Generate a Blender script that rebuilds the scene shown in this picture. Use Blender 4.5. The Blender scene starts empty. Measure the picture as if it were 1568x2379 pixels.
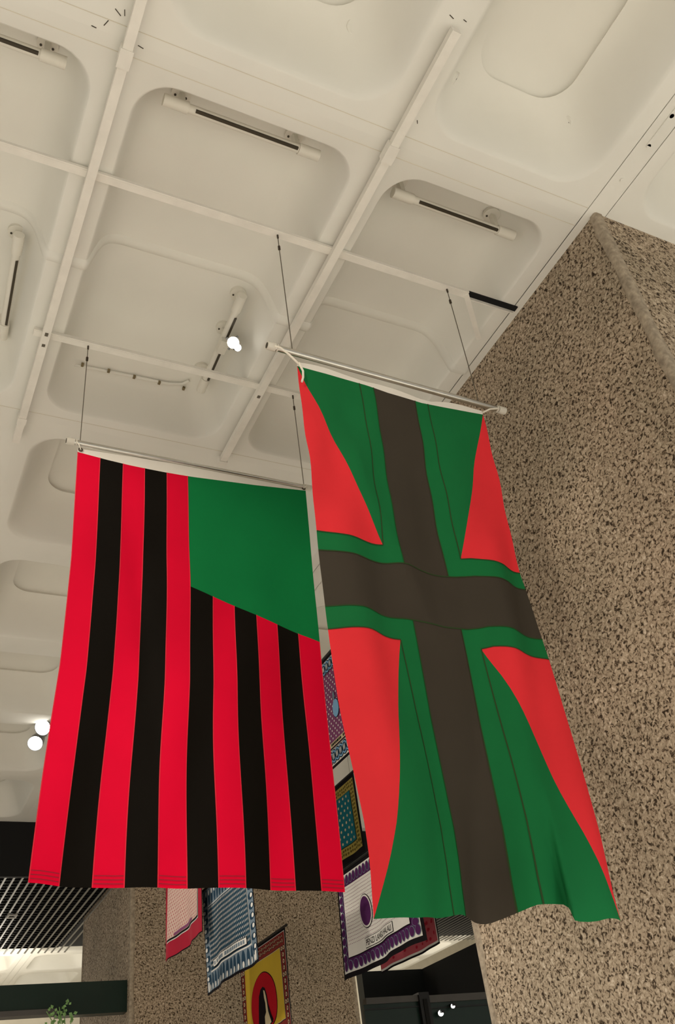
import bpy, bmesh, math, random
import numpy as np
from mathutils import Vector, Matrix

random.seed(7)
scene = bpy.context.scene
COL = scene.collection

# ------------------------------------------------------------------ camera
cam_data = bpy.data.cameras.new('camera')
cam_data.sensor_fit = 'VERTICAL'
cam_data.sensor_height = 36.0
cam_data.lens = 36.0 * 2100.0 / 2379.0
cam_data.clip_end = 200
cam = bpy.data.objects.new('camera', cam_data)
COL.objects.link(cam)
rot = Matrix(((0.895617, -0.169229, -0.411377), (-0.42698, -0.586376, -0.688368), (-0.12473, 0.792164, -0.597426)))
cam.matrix_world = Matrix.Translation((0, 0, 1.6)) @ rot.to_4x4()
scene.camera = cam

# ------------------------------------------------------------------ light and exposure
world = bpy.data.worlds.new('foyer_ambient')
scene.world = world
world.use_nodes = True
bg = world.node_tree.nodes['Background']
bg.inputs['Color'].default_value = (1.0, 0.95, 0.87, 1)
bg.inputs['Strength'].default_value = 0.5
scene.view_settings.view_transform = 'Standard'
scene.view_settings.look = 'None'
scene.view_settings.gamma = 1.0
scene.view_settings.use_curve_mapping = False
scene.view_settings.exposure = 0.0


def lamp(name, kind, loc, energy, color=(1, 0.9, 0.75), aim=None, size=0.1, spot=60, blend=0.6, parent=None):
    d = bpy.data.lights.new(name, kind)
    d.energy = energy
    d.color = color
    if kind == 'SPOT':
        d.spot_size = math.radians(spot)
        d.spot_blend = blend
    if kind in ('SPOT', 'POINT'):
        d.shadow_soft_size = size
    if kind == 'AREA':
        d.size = size
    o = bpy.data.objects.new(name, d)
    COL.objects.link(o)
    o.location = loc
    if aim is not None:
        o.rotation_euler = (Vector(aim) - Vector(loc)).to_track_quat('-Z', 'Y').to_euler()
    if parent:
        o.parent = parent
        o.matrix_parent_inverse = parent.matrix_world.inverted()
    return o


# added lamps without fixtures: floor bounce for the ceiling, fill for flags and cloths
WARM = (1, 0.965, 0.89)
for gx, gy, ge in ((-3.0, -2.5, 1250), (2.2, -2.2, 1500), (7.5, -1.5, 1500), (-4.0, 3.2, 1100), (9.5, 4.5, 1300), (-3.4, 8.8, 950), (8.6, 9.0, 900), (0.2, 6.4, 550)):
    lamp('floor_bounce_light', 'SPOT', (gx, gy, 6.05), ge, WARM, aim=(gx, gy, 0), size=0.12, spot=112, blend=0.5)  # added, unseen; light thrown on the floor bounces up to brighten the ceiling
lamp('floor_bounce_light', 'SPOT', (4.6, -0.4, 6.05), 1700, (0.90, 0.96, 1.0), aim=(4.6, -0.4, 0), size=0.12, spot=100, blend=0.5)  # added cooler lamp, its bounce lifts the upper right of the ceiling
lamp('fill_light', 'SPOT', (-1.2, 0.3, 6.0), 230, aim=(2.2, 3.0, 3.6), size=0.12, spot=46)  # added spot brightening the cross banner
lamp('fill_light', 'SPOT', (-0.9, 2.4, 6.0), 210, aim=(1.45, 4.2, 4.0), size=0.12, spot=50)  # added spot from the left, brightening the striped flag
lamp('fill_light', 'SPOT', (1.6, 7.6, 6.0), 50, aim=(4.0, 11.5, 3.2), size=0.15, spot=70)  # added weak fill towards the far pillar
lamp('fill_light', 'SPOT', (-0.2, 8.2, 6.0), 330, aim=(4.9, 8.6, 4.0), size=0.1, spot=34)  # added spot to lift the printed cloths
lamp('fill_light', 'SPOT', (0.4, 10.6, 6.0), 190, aim=(4.0, 10.6, 4.0), size=0.1, spot=36)  # added spot to lift the farther printed cloths
lamp('fill_light', 'POINT', (2.5, 20.5, 4.6), 240, color=(1, 0.93, 0.8), size=0.4)  # added bare point lamps that brighten the ceiling beyond the slats
lamp('fill_light', 'POINT', (11.5, 20.8, 4.6), 240, color=(1, 0.93, 0.8), size=0.4)


# ------------------------------------------------------------------ materials
def new_mat(name):
    m = bpy.data.materials.new(name)
    m.use_nodes = True
    nt = m.node_tree
    return m, nt, nt.nodes['Principled BSDF']


def plain(name, col, rough=0.6, metal=0.0, var=0.04, scale=6.0, bump=0.0, bscale=60.0, spec=0.3):
    m, nt, b = new_mat(name)
    n = nt.nodes
    tc = n.new('ShaderNodeTexCoord')
    nz = n.new('ShaderNodeTexNoise')
    nz.inputs['Scale'].default_value = scale
    nz.inputs['Detail'].default_value = 4
    nt.links.new(tc.outputs['Object'], nz.inputs['Vector'])
    rp = n.new('ShaderNodeValToRGB')
    rp.color_ramp.elements[0].position = 0.3
    rp.color_ramp.elements[1].position = 0.7
    rp.color_ramp.elements[0].color = (*[c * (1 - var) for c in col], 1)
    rp.color_ramp.elements[1].color = (*[min(1, c * (1 + var)) for c in col], 1)
    nt.links.new(nz.outputs['Fac'], rp.inputs['Fac'])
    nt.links.new(rp.outputs['Color'], b.inputs['Base Color'])
    b.inputs['Roughness'].default_value = rough
    b.inputs['Metallic'].default_value = metal
    b.inputs['Specular IOR Level'].default_value = spec
    if bump:
        nb = n.new('ShaderNodeTexNoise')
        nb.inputs['Scale'].default_value = bscale
        nb.inputs['Detail'].default_value = 5
        nt.links.new(tc.outputs['Object'], nb.inputs['Vector'])
        bp = n.new('ShaderNodeBump')
        bp.inputs['Strength'].default_value = bump
        bp.inputs['Distance'].default_value = 0.01
        nt.links.new(nb.outputs['Fac'], bp.inputs['Height'])
        nt.links.new(bp.outputs['Normal'], b.inputs['Normal'])
    return m


def cloth(name, col, trans=0.25, rough=0.75, var=0.05):
    m = plain(name, col, rough, 0, var, 3.0, 0.05, 30, 0.08)
    nt = m.node_tree
    n = nt.nodes
    b = n['Principled BSDF']
    out = n['Material Output']
    t = n.new('ShaderNodeBsdfTranslucent')
    t.inputs['Color'].default_value = (*col, 1)
    mx = n.new('ShaderNodeMixShader')
    mx.inputs['Fac'].default_value = trans
    nt.links.new(b.outputs['BSDF'], mx.inputs[1])
    nt.links.new(t.outputs['BSDF'], mx.inputs[2])
    nt.links.new(mx.outputs['Shader'], out.inputs['Surface'])
    return m


def emissive(name, col, strength):
    m, nt, b = new_mat(name)
    b.inputs['Base Color'].default_value = (*col, 1)
    b.inputs['Emission Color'].default_value = (*col, 1)
    b.inputs['Emission Strength'].default_value = strength
    return m


def hammered(name):
    m, nt, b = new_mat(name)
    n = nt.nodes
    tc = n.new('ShaderNodeTexCoord')
    # pitted, chipped stone: dark pits over mottled aggregate
    pit = n.new('ShaderNodeTexNoise')
    pit.inputs['Scale'].default_value = 48
    pit.inputs['Detail'].default_value = 2.5
    pit.inputs['Roughness'].default_value = 0.55
    pit.inputs['Distortion'].default_value = 0.9
    nt.links.new(tc.outputs['Object'], pit.inputs['Vector'])
    rp = n.new('ShaderNodeValToRGB')
    cr = rp.color_ramp
    cr.elements[0].position = 0.35
    cr.elements[0].color = (0.04, 0.028, 0.018, 1)
    cr.elements[1].position = 0.425
    cr.elements[1].color = (0.19, 0.145, 0.10, 1)
    for p, c in ((0.475, (0.395, 0.325, 0.24)), (0.56, (0.465, 0.385, 0.288)), (0.63, (0.55, 0.465, 0.355)), (0.72, (0.75, 0.67, 0.56))):
        e = cr.elements.new(p)
        e.color = (*c, 1)
    nt.links.new(pit.outputs['Fac'], rp.inputs['Fac'])
    # broad tonal patches
    big = n.new('ShaderNodeTexNoise')
    big.inputs['Scale'].default_value = 1.6
    big.inputs['Detail'].default_value = 5
    nt.links.new(tc.outputs['Object'], big.inputs['Vector'])
    rb = n.new('ShaderNodeValToRGB')
    rb.color_ramp.elements[0].position = 0.3
    rb.color_ramp.elements[1].position = 0.75
    rb.color_ramp.elements[0].color = (0.82, 0.80, 0.76, 1)
    rb.color_ramp.elements[1].color = (1.12, 1.06, 1.02, 1)
    nt.links.new(big.outputs['Fac'], rb.inputs['Fac'])
    mul = n.new('ShaderNodeMix')
    mul.data_type = 'RGBA'
    mul.blend_type = 'MULTIPLY'
    mul.inputs[0].default_value = 1
    nt.links.new(rp.outputs['Color'], mul.inputs[6])
    nt.links.new(rb.outputs['Color'], mul.inputs[7])
    nt.links.new(mul.outputs[2], b.inputs['Base Color'])
    b.inputs['Roughness'].default_value = 0.9
    b.inputs['Specular IOR Level'].default_value = 0.15
    fine = n.new('ShaderNodeTexNoise')
    fine.inputs['Scale'].default_value = 70
    fine.inputs['Detail'].default_value = 4
    nt.links.new(tc.outputs['Object'], fine.inputs['Vector'])
    add = n.new('ShaderNodeMath')
    add.operation = 'ADD'
    nt.links.new(pit.outputs['Fac'], add.inputs[0])
    nt.links.new(fine.outputs['Fac'], add.inputs[1])
    bp = n.new('ShaderNodeBump')
    bp.inputs['Strength'].default_value = 0.7
    bp.inputs['Distance'].default_value = 0.012
    nt.links.new(add.outputs[0], bp.inputs['Height'])
    nt.links.new(bp.outputs['Normal'], b.inputs['Normal'])
    return m


M = {
    'ceiling': plain('ceiling_paint', (0.77, 0.752, 0.685), 0.62, 0, 0.035, 1.3, 0.06, 9, 0.3),
    'rail': plain('rail_paint', (0.80, 0.765, 0.69), 0.5, 0, 0.05, 9, 0.05, 40),
    'track': plain('track_paint', (0.72, 0.69, 0.61), 0.45, 0, 0.03, 9),
    'slot': plain('slot_dark', (0.05, 0.04, 0.025), 0.5),
    'void': plain('void_black', (0.008, 0.008, 0.008), 0.9),
    'steel': plain('brushed_steel', (0.55, 0.53, 0.48), 0.28, 1.0, 0.06, 20),
    'cap': plain('cap_plastic', (0.62, 0.58, 0.50), 0.35),
    'wire': plain('wire_steel', (0.16, 0.14, 0.11), 0.4, 0.6),
    'lock': plain('cable_lock_brown', (0.05, 0.035, 0.02), 0.5),
    'hammered': hammered('bush_hammered_concrete'),
    'smooth': plain('arris_concrete', (0.38, 0.315, 0.235), 0.85, 0, 0.28, 30, 0.6, 60, 0.15),
    'black_metal': plain('black_metal', (0.012, 0.012, 0.012), 0.45),
    'soffit': plain('soffit_black', (0.006, 0.006, 0.006), 0.8),
    'slat': plain('slat_grey', (0.33, 0.32, 0.29), 0.45),
    'floor': plain('pale_wood_floor', (0.52, 0.485, 0.43), 0.95, 0, 0.1, 20),
    'far_wall': plain('far_wall_paint', (0.66, 0.61, 0.50), 0.8),
    'green_beam': plain('dark_green_gloss', (0.012, 0.028, 0.022), 0.3),
    'charcoal': plain('charcoal_panel', (0.016, 0.018, 0.017), 0.4),
    'grey_edge': plain('grey_edge', (0.09, 0.085, 0.08), 0.5),
    'leaf': plain('leaf_green', (0.22, 0.40, 0.14), 0.5, 0, 0.3, 30),
    'header': cloth('white_canvas', (0.80, 0.76, 0.69), 0.15),
    'cord': plain('white_cord', (0.75, 0.70, 0.60), 0.8),
    'brass': plain('grommet_brass', (0.25, 0.20, 0.12), 0.35, 0.9),
    'f_red': cloth('flag_red', (0.80, 0.003, 0.035), 0.28),
    'f_redseam': cloth('flag_red_seam', (0.80, 0.045, 0.075), 0.2),
    'f_black': cloth('flag_black', (0.006, 0.0045, 0.003), 0.1),
    'f_green': cloth('flag_green', (0.006, 0.20, 0.055), 0.22),
    'b_red': cloth('banner_red', (0.80, 0.035, 0.045), 0.2),
    'b_green': cloth('banner_green', (0.010, 0.155, 0.045), 0.2),
    'b_dark': cloth('banner_umber', (0.052, 0.043, 0.032), 0.15),
    'b_seam': cloth('banner_seam', (0.030, 0.06, 0.02), 0.1),
    'glow': emissive('lamp_glow', (1.0, 0.97, 0.9), 14),
    'glow_blue': emissive('lamp_glow_cool', (0.75, 0.9, 1.0), 6),
    'lamp_grey': plain('lamp_grey', (0.32, 0.33, 0.34), 0.35, 0.3),
    'k_white': cloth('print_white', (0.80, 0.78, 0.74), 0.1),
    'k_black': cloth('print_black', (0.010, 0.008, 0.010), 0.1),
    'k_navy': cloth('print_navy', (0.022, 0.055, 0.095), 0.1),
    'k_blue': cloth('print_blue', (0.04, 0.10, 0.15), 0.1),
    'k_sky': cloth('print_sky', (0.25, 0.48, 0.75), 0.1),
    'k_mist': cloth('print_mist', (0.19, 0.25, 0.31), 0.1),
    'k_purple': cloth('print_purple', (0.085, 0.02, 0.10), 0.1),
    'k_mauve': cloth('print_mauve', (0.24, 0.07, 0.17), 0.1),
    'k_red': cloth('print_red', (0.50, 0.010, 0.02), 0.1),
    'k_brick': cloth('print_brick', (0.27, 0.04, 0.035), 0.1),
    'k_yellow': cloth('print_yellow', (0.66, 0.45, 0.045), 0.1),
    'k_cream': cloth('print_cream', (0.72, 0.60, 0.38), 0.1),
    'k_pink': cloth('print_pink', (0.70, 0.52, 0.45), 0.1),
    'k_rose': cloth('print_rose', (0.52, 0.10, 0.13), 0.1),
    'k_crimson': cloth('print_crimson', (0.42, 0.02, 0.045), 0.1),
    'k_teal': cloth('print_teal', (0.015, 0.17, 0.22), 0.1),
    'k_olive': cloth('print_olive', (0.45, 0.36, 0.09), 0.1),
    'k_olive2': cloth('print_olive_dark', (0.14, 0.10, 0.02), 0.1),
}


# ------------------------------------------------------------------ mesh helpers
class MB:
    def __init__(self):
        self.v = []
        self.f = []

    def add(self, vs, fs):
        n = len(self.v)
        self.v += [tuple(p) for p in vs]
        self.f += [tuple(i + n for i in f) for f in fs]
        return self

    def box(self, a, b):
        x0, y0, z0 = a
        x1, y1, z1 = b
        return self.add([(x0, y0, z0), (x1, y0, z0), (x1, y1, z0), (x0, y1, z0), (x0, y0, z1), (x1, y0, z1), (x1, y1, z1), (x0, y1, z1)],
                        [(0, 3, 2, 1), (4, 5, 6, 7), (0, 1, 5, 4), (1, 2, 6, 5), (2, 3, 7, 6), (3, 0, 4, 7)])

    def tube(self, pts, r, n=10, caps=True):
        pts = [Vector(p) for p in pts]
        rs = r if isinstance(r, (list, tuple)) else [r] * len(pts)
        vs, fs = [], []
        up = None
        for i, p in enumerate(pts):
            t = (pts[min(i + 1, len(pts) - 1)] - pts[max(i - 1, 0)]).normalized()
            if up is None:
                up = Vector((0, 0, 1)) if abs(t.z) < 0.9 else Vector((1, 0, 0))
            a = t.cross(up).normalized()
            bb = a.cross(t).normalized()
            up = bb
            for k in range(n):
                w = 2 * math.pi * k / n
                vs.append(p + a * (rs[i] * math.cos(w)) + bb * (rs[i] * math.sin(w)))
        for i in range(len(pts) - 1):
            for k in range(n):
                fs.append((i * n + k, i * n + (k + 1) % n, (i + 1) * n + (k + 1) % n, (i + 1) * n + k))
        if caps:
            fs.append(tuple(range(n - 1, -1, -1)))
            fs.append(tuple((len(pts) - 1) * n + k for k in range(n)))
        return self.add(vs, fs)

    def bar(self, p, q, w, h):
        """rectangular bar from p to q, w across (horizontal), h high"""
        p, q = Vector(p), Vector(q)
        t = (q - p).normalized()
        up = Vector((0, 0, 1)) if abs(t.z) < 0.95 else Vector((1, 0, 0))
        a = t.cross(up).normalized() * (w / 2)
        b = a.cross(t).normalized() * (h / 2)
        vs = [p - a - b, p + a - b, p + a + b, p - a + b, q - a - b, q + a - b, q + a + b, q - a + b]
        return self.add(vs, [(0, 3, 2, 1), (4, 5, 6, 7), (0, 1, 5, 4), (1, 2, 6, 5), (2, 3, 7, 6), (3, 0, 4, 7)])

    def mesh(self, name):
        me = bpy.data.meshes.new(name)
        me.from_pydata([tuple(p) for p in self.v], [], self.f)
        me.update()
        return me

    def build(self, name, mat, parent=None, smooth=None):
        me = self.mesh(name)
        return link(name, me, mat, parent, smooth)


def link(name, me, mat, parent=None, smooth=None):
    if mat is not None and not me.materials:
        me.materials.append(M[mat])
    if smooth is not None:
        me.polygons.foreach_set('use_smooth', [True] * len(me.polygons))
        me.set_sharp_from_angle(angle=math.radians(smooth))
    o = bpy.data.objects.new(name, me)
    COL.objects.link(o)
    if parent:
        o.parent = parent
        o.matrix_parent_inverse = Matrix.Translation(parent.location).inverted()
    return o


def tag(o, label, cat, group=None):
    o['label'] = label
    o['category'] = cat
    if group:
        o['group'] = group
    return o


def struct(o):
    o['kind'] = 'structure'
    return o


def thing(name, loc, label, cat, group=None):
    o = bpy.data.objects.new(name, None)
    COL.objects.link(o)
    o.location = loc
    o.empty_display_size = 0.05
    return tag(o, label, cat, group)


# ------------------------------------------------------------------ the ceiling: cast coffers
Z0 = 6.27           # underside of the ribs
HT = 0.36           # height of the long coffers


def rr_ring(hx, hy, r, z, cx=0, cy=0, na=8, ns=6):
    """rounded rectangle as a ring of points with a fixed count"""
    r = max(min(r, hx - 0.001, hy - 0.001), 0.0005)
    pts = []
    for sx, sy, a0 in ((1, 1, 0), (-1, 1, 90), (-1, -1, 180), (1, -1, 270)):
        ox, oy = sx * (hx - r), sy * (hy - r)
        for i in range(na + 1):
            a = math.radians(a0 + 90 * i / na)
            pts.append((ox + r * math.cos(a), oy + r * math.sin(a)))
    out = []
    m = na + 1
    for k in range(4):
        seg = pts[k * m:(k + 1) * m]
        out += seg
        a, b = seg[-1], pts[((k + 1) % 4) * m]
        for j in range(1, ns):
            t = j / ns
            out.append((a[0] + (b[0] - a[0]) * t, a[1] + (b[1] - a[1]) * t))
    return [(cx + x, cy + y, z) for x, y in out]


def loft(rings, cap=True):
    b = MB()
    n = len(rings[0])
    vs = [p for r in rings for p in r]
    fs = []
    for i in range(len(rings) - 1):
        for k in range(n):
            fs.append((i * n + k, (i + 1) * n + k, (i + 1) * n + (k + 1) % n, i * n + (k + 1) % n))
    if cap:
        c = len(vs)
        last = rings[-1]
        vs = vs + [(sum(p[0] for p in last) / n, sum(p[1] for p in last) / n, sum(p[2] for p in last) / n)]
        o = (len(rings) - 1) * n
        for k in range(n):
            fs.append((o + k, c, o + (k + 1) % n))
    return b.add(vs, fs)


RX, RY = 0.105, 0.138
PROF_T = ((0, 0), (0.006, 0.003), (0.016, 0.02), (0.028, 0.06), (0.05, 0.14), (0.075, 0.22), (0.105, 0.285), (0.14, 0.327), (0.18, 0.35), (0.23, 0.36))
PROF_W = ((0, 0), (0.012, 0.004), (0.03, 0.025), (0.055, 0.075), (0.09, 0.155), (0.13, 0.235), (0.17, 0.30), (0.21, 0.345), (0.25, 0.37))


def coffer_long(w, l):
    hx, hy = w / 2 - RX, l / 2 - RY
    rings = [rr_ring(w / 2, l / 2, 0, 0)]
    for s, z in PROF_T:
        rings.append(rr_ring(hx - s, hy - s, max(0.21 - 0.6 * s, 0.05), z))
    return loft(rings)


def coffer_well(w, l):
    hx, hy = w / 2 - RX, l / 2 - RY
    rings = [rr_ring(w / 2, l / 2, 0, 0)]
    for s, z in PROF_W:
        rings.append(rr_ring(hx - s, hy - s, 0.24 - 0.2 * s, z))
    wx, wy = hx - 0.265, hy - 0.265
    rings.append(rr_ring(wx, wy, 0.19, 0.378))
    return loft(rings, cap=False)


def well_drum(w, l):
    hx, hy = w / 2 - RX - 0.265, l / 2 - RY - 0.265
    # narrow reveal, then the raised shallow lining of the well
    rings = [rr_ring(hx + 0.006, hy + 0.006, 0.19, 0.379), rr_ring(hx + 0.012, hy + 0.012, 0.195, 0.392), rr_ring(hx + 0.012, hy + 0.012, 0.195, 0.405),
             rr_ring(hx - 0.03, hy - 0.03, 0.18, 0.435), rr_ring(hx - 0.11, hy - 0.11, 0.13, 0.47), rr_ring(hx - 0.2, hy - 0.2, 0.08, 0.485)]
    return loft(rings)


X_RIB = [0.520 - 1.497 * 3, 0.520 - 1.497 * 2, 0.520 - 1.497, 0.520, 2.017, 3.40]
COLS = [(X_RIB[i], X_RIB[i + 1]) for i in range(5)]
x = 3.54
for i in range(7):
    COLS.append((x, x + 1.497))
    x += 1.497
X_END = x
ROWS = [('W', -1.085, 0.540), ('W', 0.540, 2.165), ('T', 2.165, 5.0)]
y = 5.0
for i in range(5):
    ROWS.append(('W', y, y + 1.625))
    y += 1.625
Y_END = y
FAR = [('W', 17.45 + 1.625 * i, 17.45 + 1.625 * (i + 1)) for i in range(4)]

mesh_cache = {}


def cell_mesh(kind, w, l):
    k = (kind, round(w, 3), round(l, 3))
    if k not in mesh_cache:
        b = {'T': coffer_long, 'W': coffer_well, 'D': well_drum}[kind](w, l)
        me = b.mesh({'T': 'long_coffer', 'W': 'coffer', 'D': 'well_lining'}[kind])
        me.materials.append(M['ceiling'])
        me.polygons.foreach_set('use_smooth', [True] * len(me.polygons))
        me.set_sharp_from_angle(angle=math.radians(38))
        mesh_cache[k] = me
    return mesh_cache[k]


# the ceiling proper: the slab over the coffers, with the beam along the pillar line
cb = MB()
cb.box((X_RIB[0], -1.085, Z0 + 0.80), (X_END, Y_END, Z0 + 0.86))
cb.box((3.395, -1.085, Z0), (3.545, Y_END, Z0 + 0.3))
ceiling = struct(cb.build('ceiling', 'ceiling'))


def place_cells(rows, parent, cols):
    for kind, y0, y1 in rows:
        for x0, x1 in cols:
            me = cell_mesh(kind, x1 - x0, y1 - y0)
            o = bpy.data.objects.new(me.name, me)
            COL.objects.link(o)
            o.parent = parent
            o.location = ((x0 + x1) / 2, (y0 + y1) / 2, Z0)
            if kind == 'W':
                d = bpy.data.objects.new('well_lining', cell_mesh('D', x1 - x0, y1 - y0))
                COL.objects.link(d)
                d.parent = o


place_cells(ROWS, ceiling, COLS)
far_b = MB()
far_b.box((3.395, FAR[0][1], Z0), (3.545, FAR[-1][2], Z0 + 0.3))
far_b.box((X_RIB[2], FAR[0][1], Z0 + 0.80), (X_END + 3, FAR[-1][2], Z0 + 0.86))
ceiling_far = struct(far_b.build('ceiling_far', 'ceiling'))
ceiling_far.name = 'ceiling'
place_cells(FAR, ceiling_far, COLS[2:])

# raised arch moulding across each long coffer at mid length
YA = 3.565
for x0, x1 in COLS[1:6]:
    path = []
    w = x1 - x0
    cx = (x0 + x1) / 2
    hx = w / 2 - RX
    prof = [(-w / 2, 0)] + [(-hx + s, z) for s, z in PROF_T] + [(hx - s, z) for s, z in reversed(PROF_T)] + [(w / 2, 0)]
    b = MB()
    vs, fs = [], []
    n = len(prof)
    for i, (px, pz) in enumerate(prof):
        a = Vector((prof[min(i + 1, n - 1)][0] - prof[max(i - 1, 0)][0], 0, prof[min(i + 1, n - 1)][1] - prof[max(i - 1, 0)][1])).normalized()
        nrm = Vector((a.z, 0, -a.x))
        for dy, dn in ((-0.042, -0.004), (-0.024, 0.016), (0.024, 0.016), (0.042, -0.004)):
            p = Vector((cx + px, YA + dy, Z0 + pz)) + nrm * dn
            vs.append(p)
    for i in range(n - 1):
        for k in range(3):
            fs.append((i * 4 + k, i * 4 + k + 1, (i + 1) * 4 + k + 1, (i + 1) * 4 + k))
    b.add(vs, fs)
    o = b.build('arch_moulding', 'ceiling', ceiling, smooth=50)

# ------------------------------------------------------------------ floor, walls
struct(MB().box((-8, -6, -0.1), (20, 26, 0.0)).build('floor', 'floor'))
struct(MB().box((-8, 24.0, 0.0), (20, 24.2, 7.2)).build('wall_back', 'far_wall'))
struct(MB().box((16.5, 9.0, 0.0), (16.7, 24.0, 7.2)).build('wall_right', 'far_wall'))

# ------------------------------------------------------------------ concrete pillars
def pillar(x0, x1, y0, y1, label):
    t = thing('concrete_pillar', ((x0 + x1) / 2, (y0 + y1) / 2, 0), label, 'pillar', 'hammered concrete pillars')
    c, m_, d = 0.018, 0.032, 0.008
    top = Z0 + 0.001
    b = MB()
    # four hammered faces standing slightly back from the smooth arrises
    b.box((x0 + c + m_, y0 + d, 0), (x1 - c - m_, y1 - d, top))
    b.box((x0 + d, y0 + c + m_, 0), (x0 + d + 0.2, y1 - c - m_, top))
    b.box((x1 - d - 0.2, y0 + c + m_, 0), (x1 - d, y1 - c - m_, top))
    b.build('hammered_shaft', 'hammered', t)
    for sx, sy in ((0, 0), (1, 0), (0, 1), (1, 1)):
        X = x1 if sx else x0
        Y = y1 if sy else y0
        ix = -1 if sx else 1
        iy = -1 if sy else 1
        a = MB()
        prof = [(X + ix * (c + m_ + 0.012), Y + iy * d), (X + ix * (c + m_), Y), (X + ix * c, Y), (X + ix * c * 0.3, Y + iy * c * 0.3), (X, Y + iy * c), (X, Y + iy * (c + m_)), (X + ix * d, Y + iy * (c + m_ + 0.012)),
                (X + ix * (c + m_), Y + iy * (c + m_))]
        n = len(prof)
        K = 40
        rr = random.Random(5 + sx + 2 * sy)
        vs = []
        for k in range(K + 1):
            z = top * k / K
            for q, (px, py) in enumerate(prof):
                j = (rr.random() - 0.5) * 0.022
                if q in (0, 1):
                    px += ix * j
                if q in (5, 6):
                    py += iy * j
                vs.append((px, py, z))
        fs = []
        for k in range(K):
            for q in range(n):
                fs.append((k * n + q, k * n + (q + 1) % n, (k + 1) * n + (q + 1) % n, (k + 1) * n + q))
        fs.append(tuple(range(n)))
        fs.append(tuple(K * n + q for q in range(n - 1, -1, -1)))
        a.add(vs, fs)
        a.build('arris', 'smooth', t, smooth=60)
    return t


pillar(3.45, 6.65, 2.105, 4.965, 'near hammered concrete pillar rising to the ceiling beside the green, red and umber banner')
pillar(3.42, 6.69, 12.72, 15.55, 'farther hammered concrete pillar standing behind the blue and yellow printed cloths')

# ------------------------------------------------------------------ slatted soffit beyond the coffers
ZS = 5.55
soff = MB()
soff.box((-3.5, Y_END + 0.06, ZS + 0.08), (14.5, 17.42, ZS + 0.12))
soffit = soff.build('slatted_soffit', 'soffit')
struct(soffit)
soffit['label'] = 'black slatted soffit beyond the white coffers'
me_slat = MB().box((-0.013, Y_END + 0.1, ZS - 0.005), (0.013, 17.47, ZS + 0.006)).mesh('slat')
me_slat.materials.append(M['slat'])
for i in range(148):
    xs = -2.2 + 0.1125 * i
    if 3.55 < xs < 6.6 or xs > 14.3:
        continue
    o = bpy.data.objects.new('slat', me_slat)
    COL.objects.link(o)
    o.parent = soffit
    o.location = (xs, 0, 0)
me_c = MB().box((-3.5, 0, ZS + 0.045), (3.4, 0.012, ZS + 0.08)).mesh('cross_wire')
me_c.materials.append(M['black_metal'])
for i in range(30):
    o = bpy.data.objects.new('cross_wire', me_c)
    COL.objects.link(o)
    o.parent = soffit
    o.location = (0, 13.4 + 0.135 * i, 0)
struct(MB().box((-3.5, Y_END, ZS - 0.02), (14.5, Y_END + 0.06, Z0 + 0.002)).build('trim_1', 'soffit'))
fr = MB()
fr.box((2.18, 15.02, 5.53), (2.32, 15.05, 5.545)).box((2.18, 15.17, 5.53), (2.32, 15.2, 5.545)).box((2.18, 15.05, 5.53), (2.205, 15.17, 5.545)).box((2.295, 15.05, 5.53), (2.32, 15.17, 5.545))
tag(fr.build('sensor_frame', 'k_white'), 'small white rectangular frame fixed to the black slatted soffit', 'fixture')

# balcony edge by the far pillar, with a trailing plant
t = thing('balcony_edge', (0.9, 12.95, 3.8), 'dark green glossy balcony edge running up to the far pillar', 'balcony')
MB().box((-2.0, 12.86, 3.86), (3.44, 13.05, 4.15)).build('fascia', 'green_beam', t)
MB().box((-2.0, 12.84, 3.80), (2.55, 13.05, 3.86)).build('lower_lip', 'grey_edge', t)
MB().box((2.55, 12.86, 3.78), (3.44, 13.05, 3.86)).build('lower_lip', 'green_beam', t)
pl = thing('trailing_plant', (2.62, 12.72, 3.35), 'pale green leaves of a plant under the balcony edge', 'plant')
st = MB()
rr = random.Random(3)
lf = []
for i in range(6):
    a = rr.uniform(0, 6.28)
    q = Vector((2.62 + 0.18 * math.cos(a) * rr.random() * 1.6, 12.74 + 0.05 * math.sin(a), 3.62 + 0.28 * rr.random()))
    st.tube([(2.62, 12.74, 3.35), (Vector((2.62, 12.74, 3.35)) + q) / 2 + Vector((0.02, 0, 0.04)), q], 0.006, 5)
    for k in range(7):
        lf.append(q + Vector((rr.uniform(-0.09, 0.09), rr.uniform(-0.05, 0.03), rr.uniform(-0.16, 0.03))))
st.build('stem', 'leaf', pl)
for q in lf:
    L = rr.uniform(0.035, 0.06)
    a = rr.uniform(0, 6.28)
    d = Vector((math.cos(a), -0.4, math.sin(a))).normalized()
    s = d.cross(Vector((0, 1, 0.3))).normalized() * L * 0.4
    nrm = d.cross(s).normalized()
    MB().add([q, q + d * L * 0.5 + s + nrm * 0.006, q + d * L, q + d * L * 0.5 - s + nrm * 0.006, q + d * L * 0.5], [(0, 4, 1), (1, 4, 2), (2, 4, 3), (3, 4, 0)]).build('leaf', 'leaf', pl)
MB().box((2.5, 12.66, 3.22), (2.74, 12.82, 3.36)).build('trough', 'grey_edge', pl)

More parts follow.
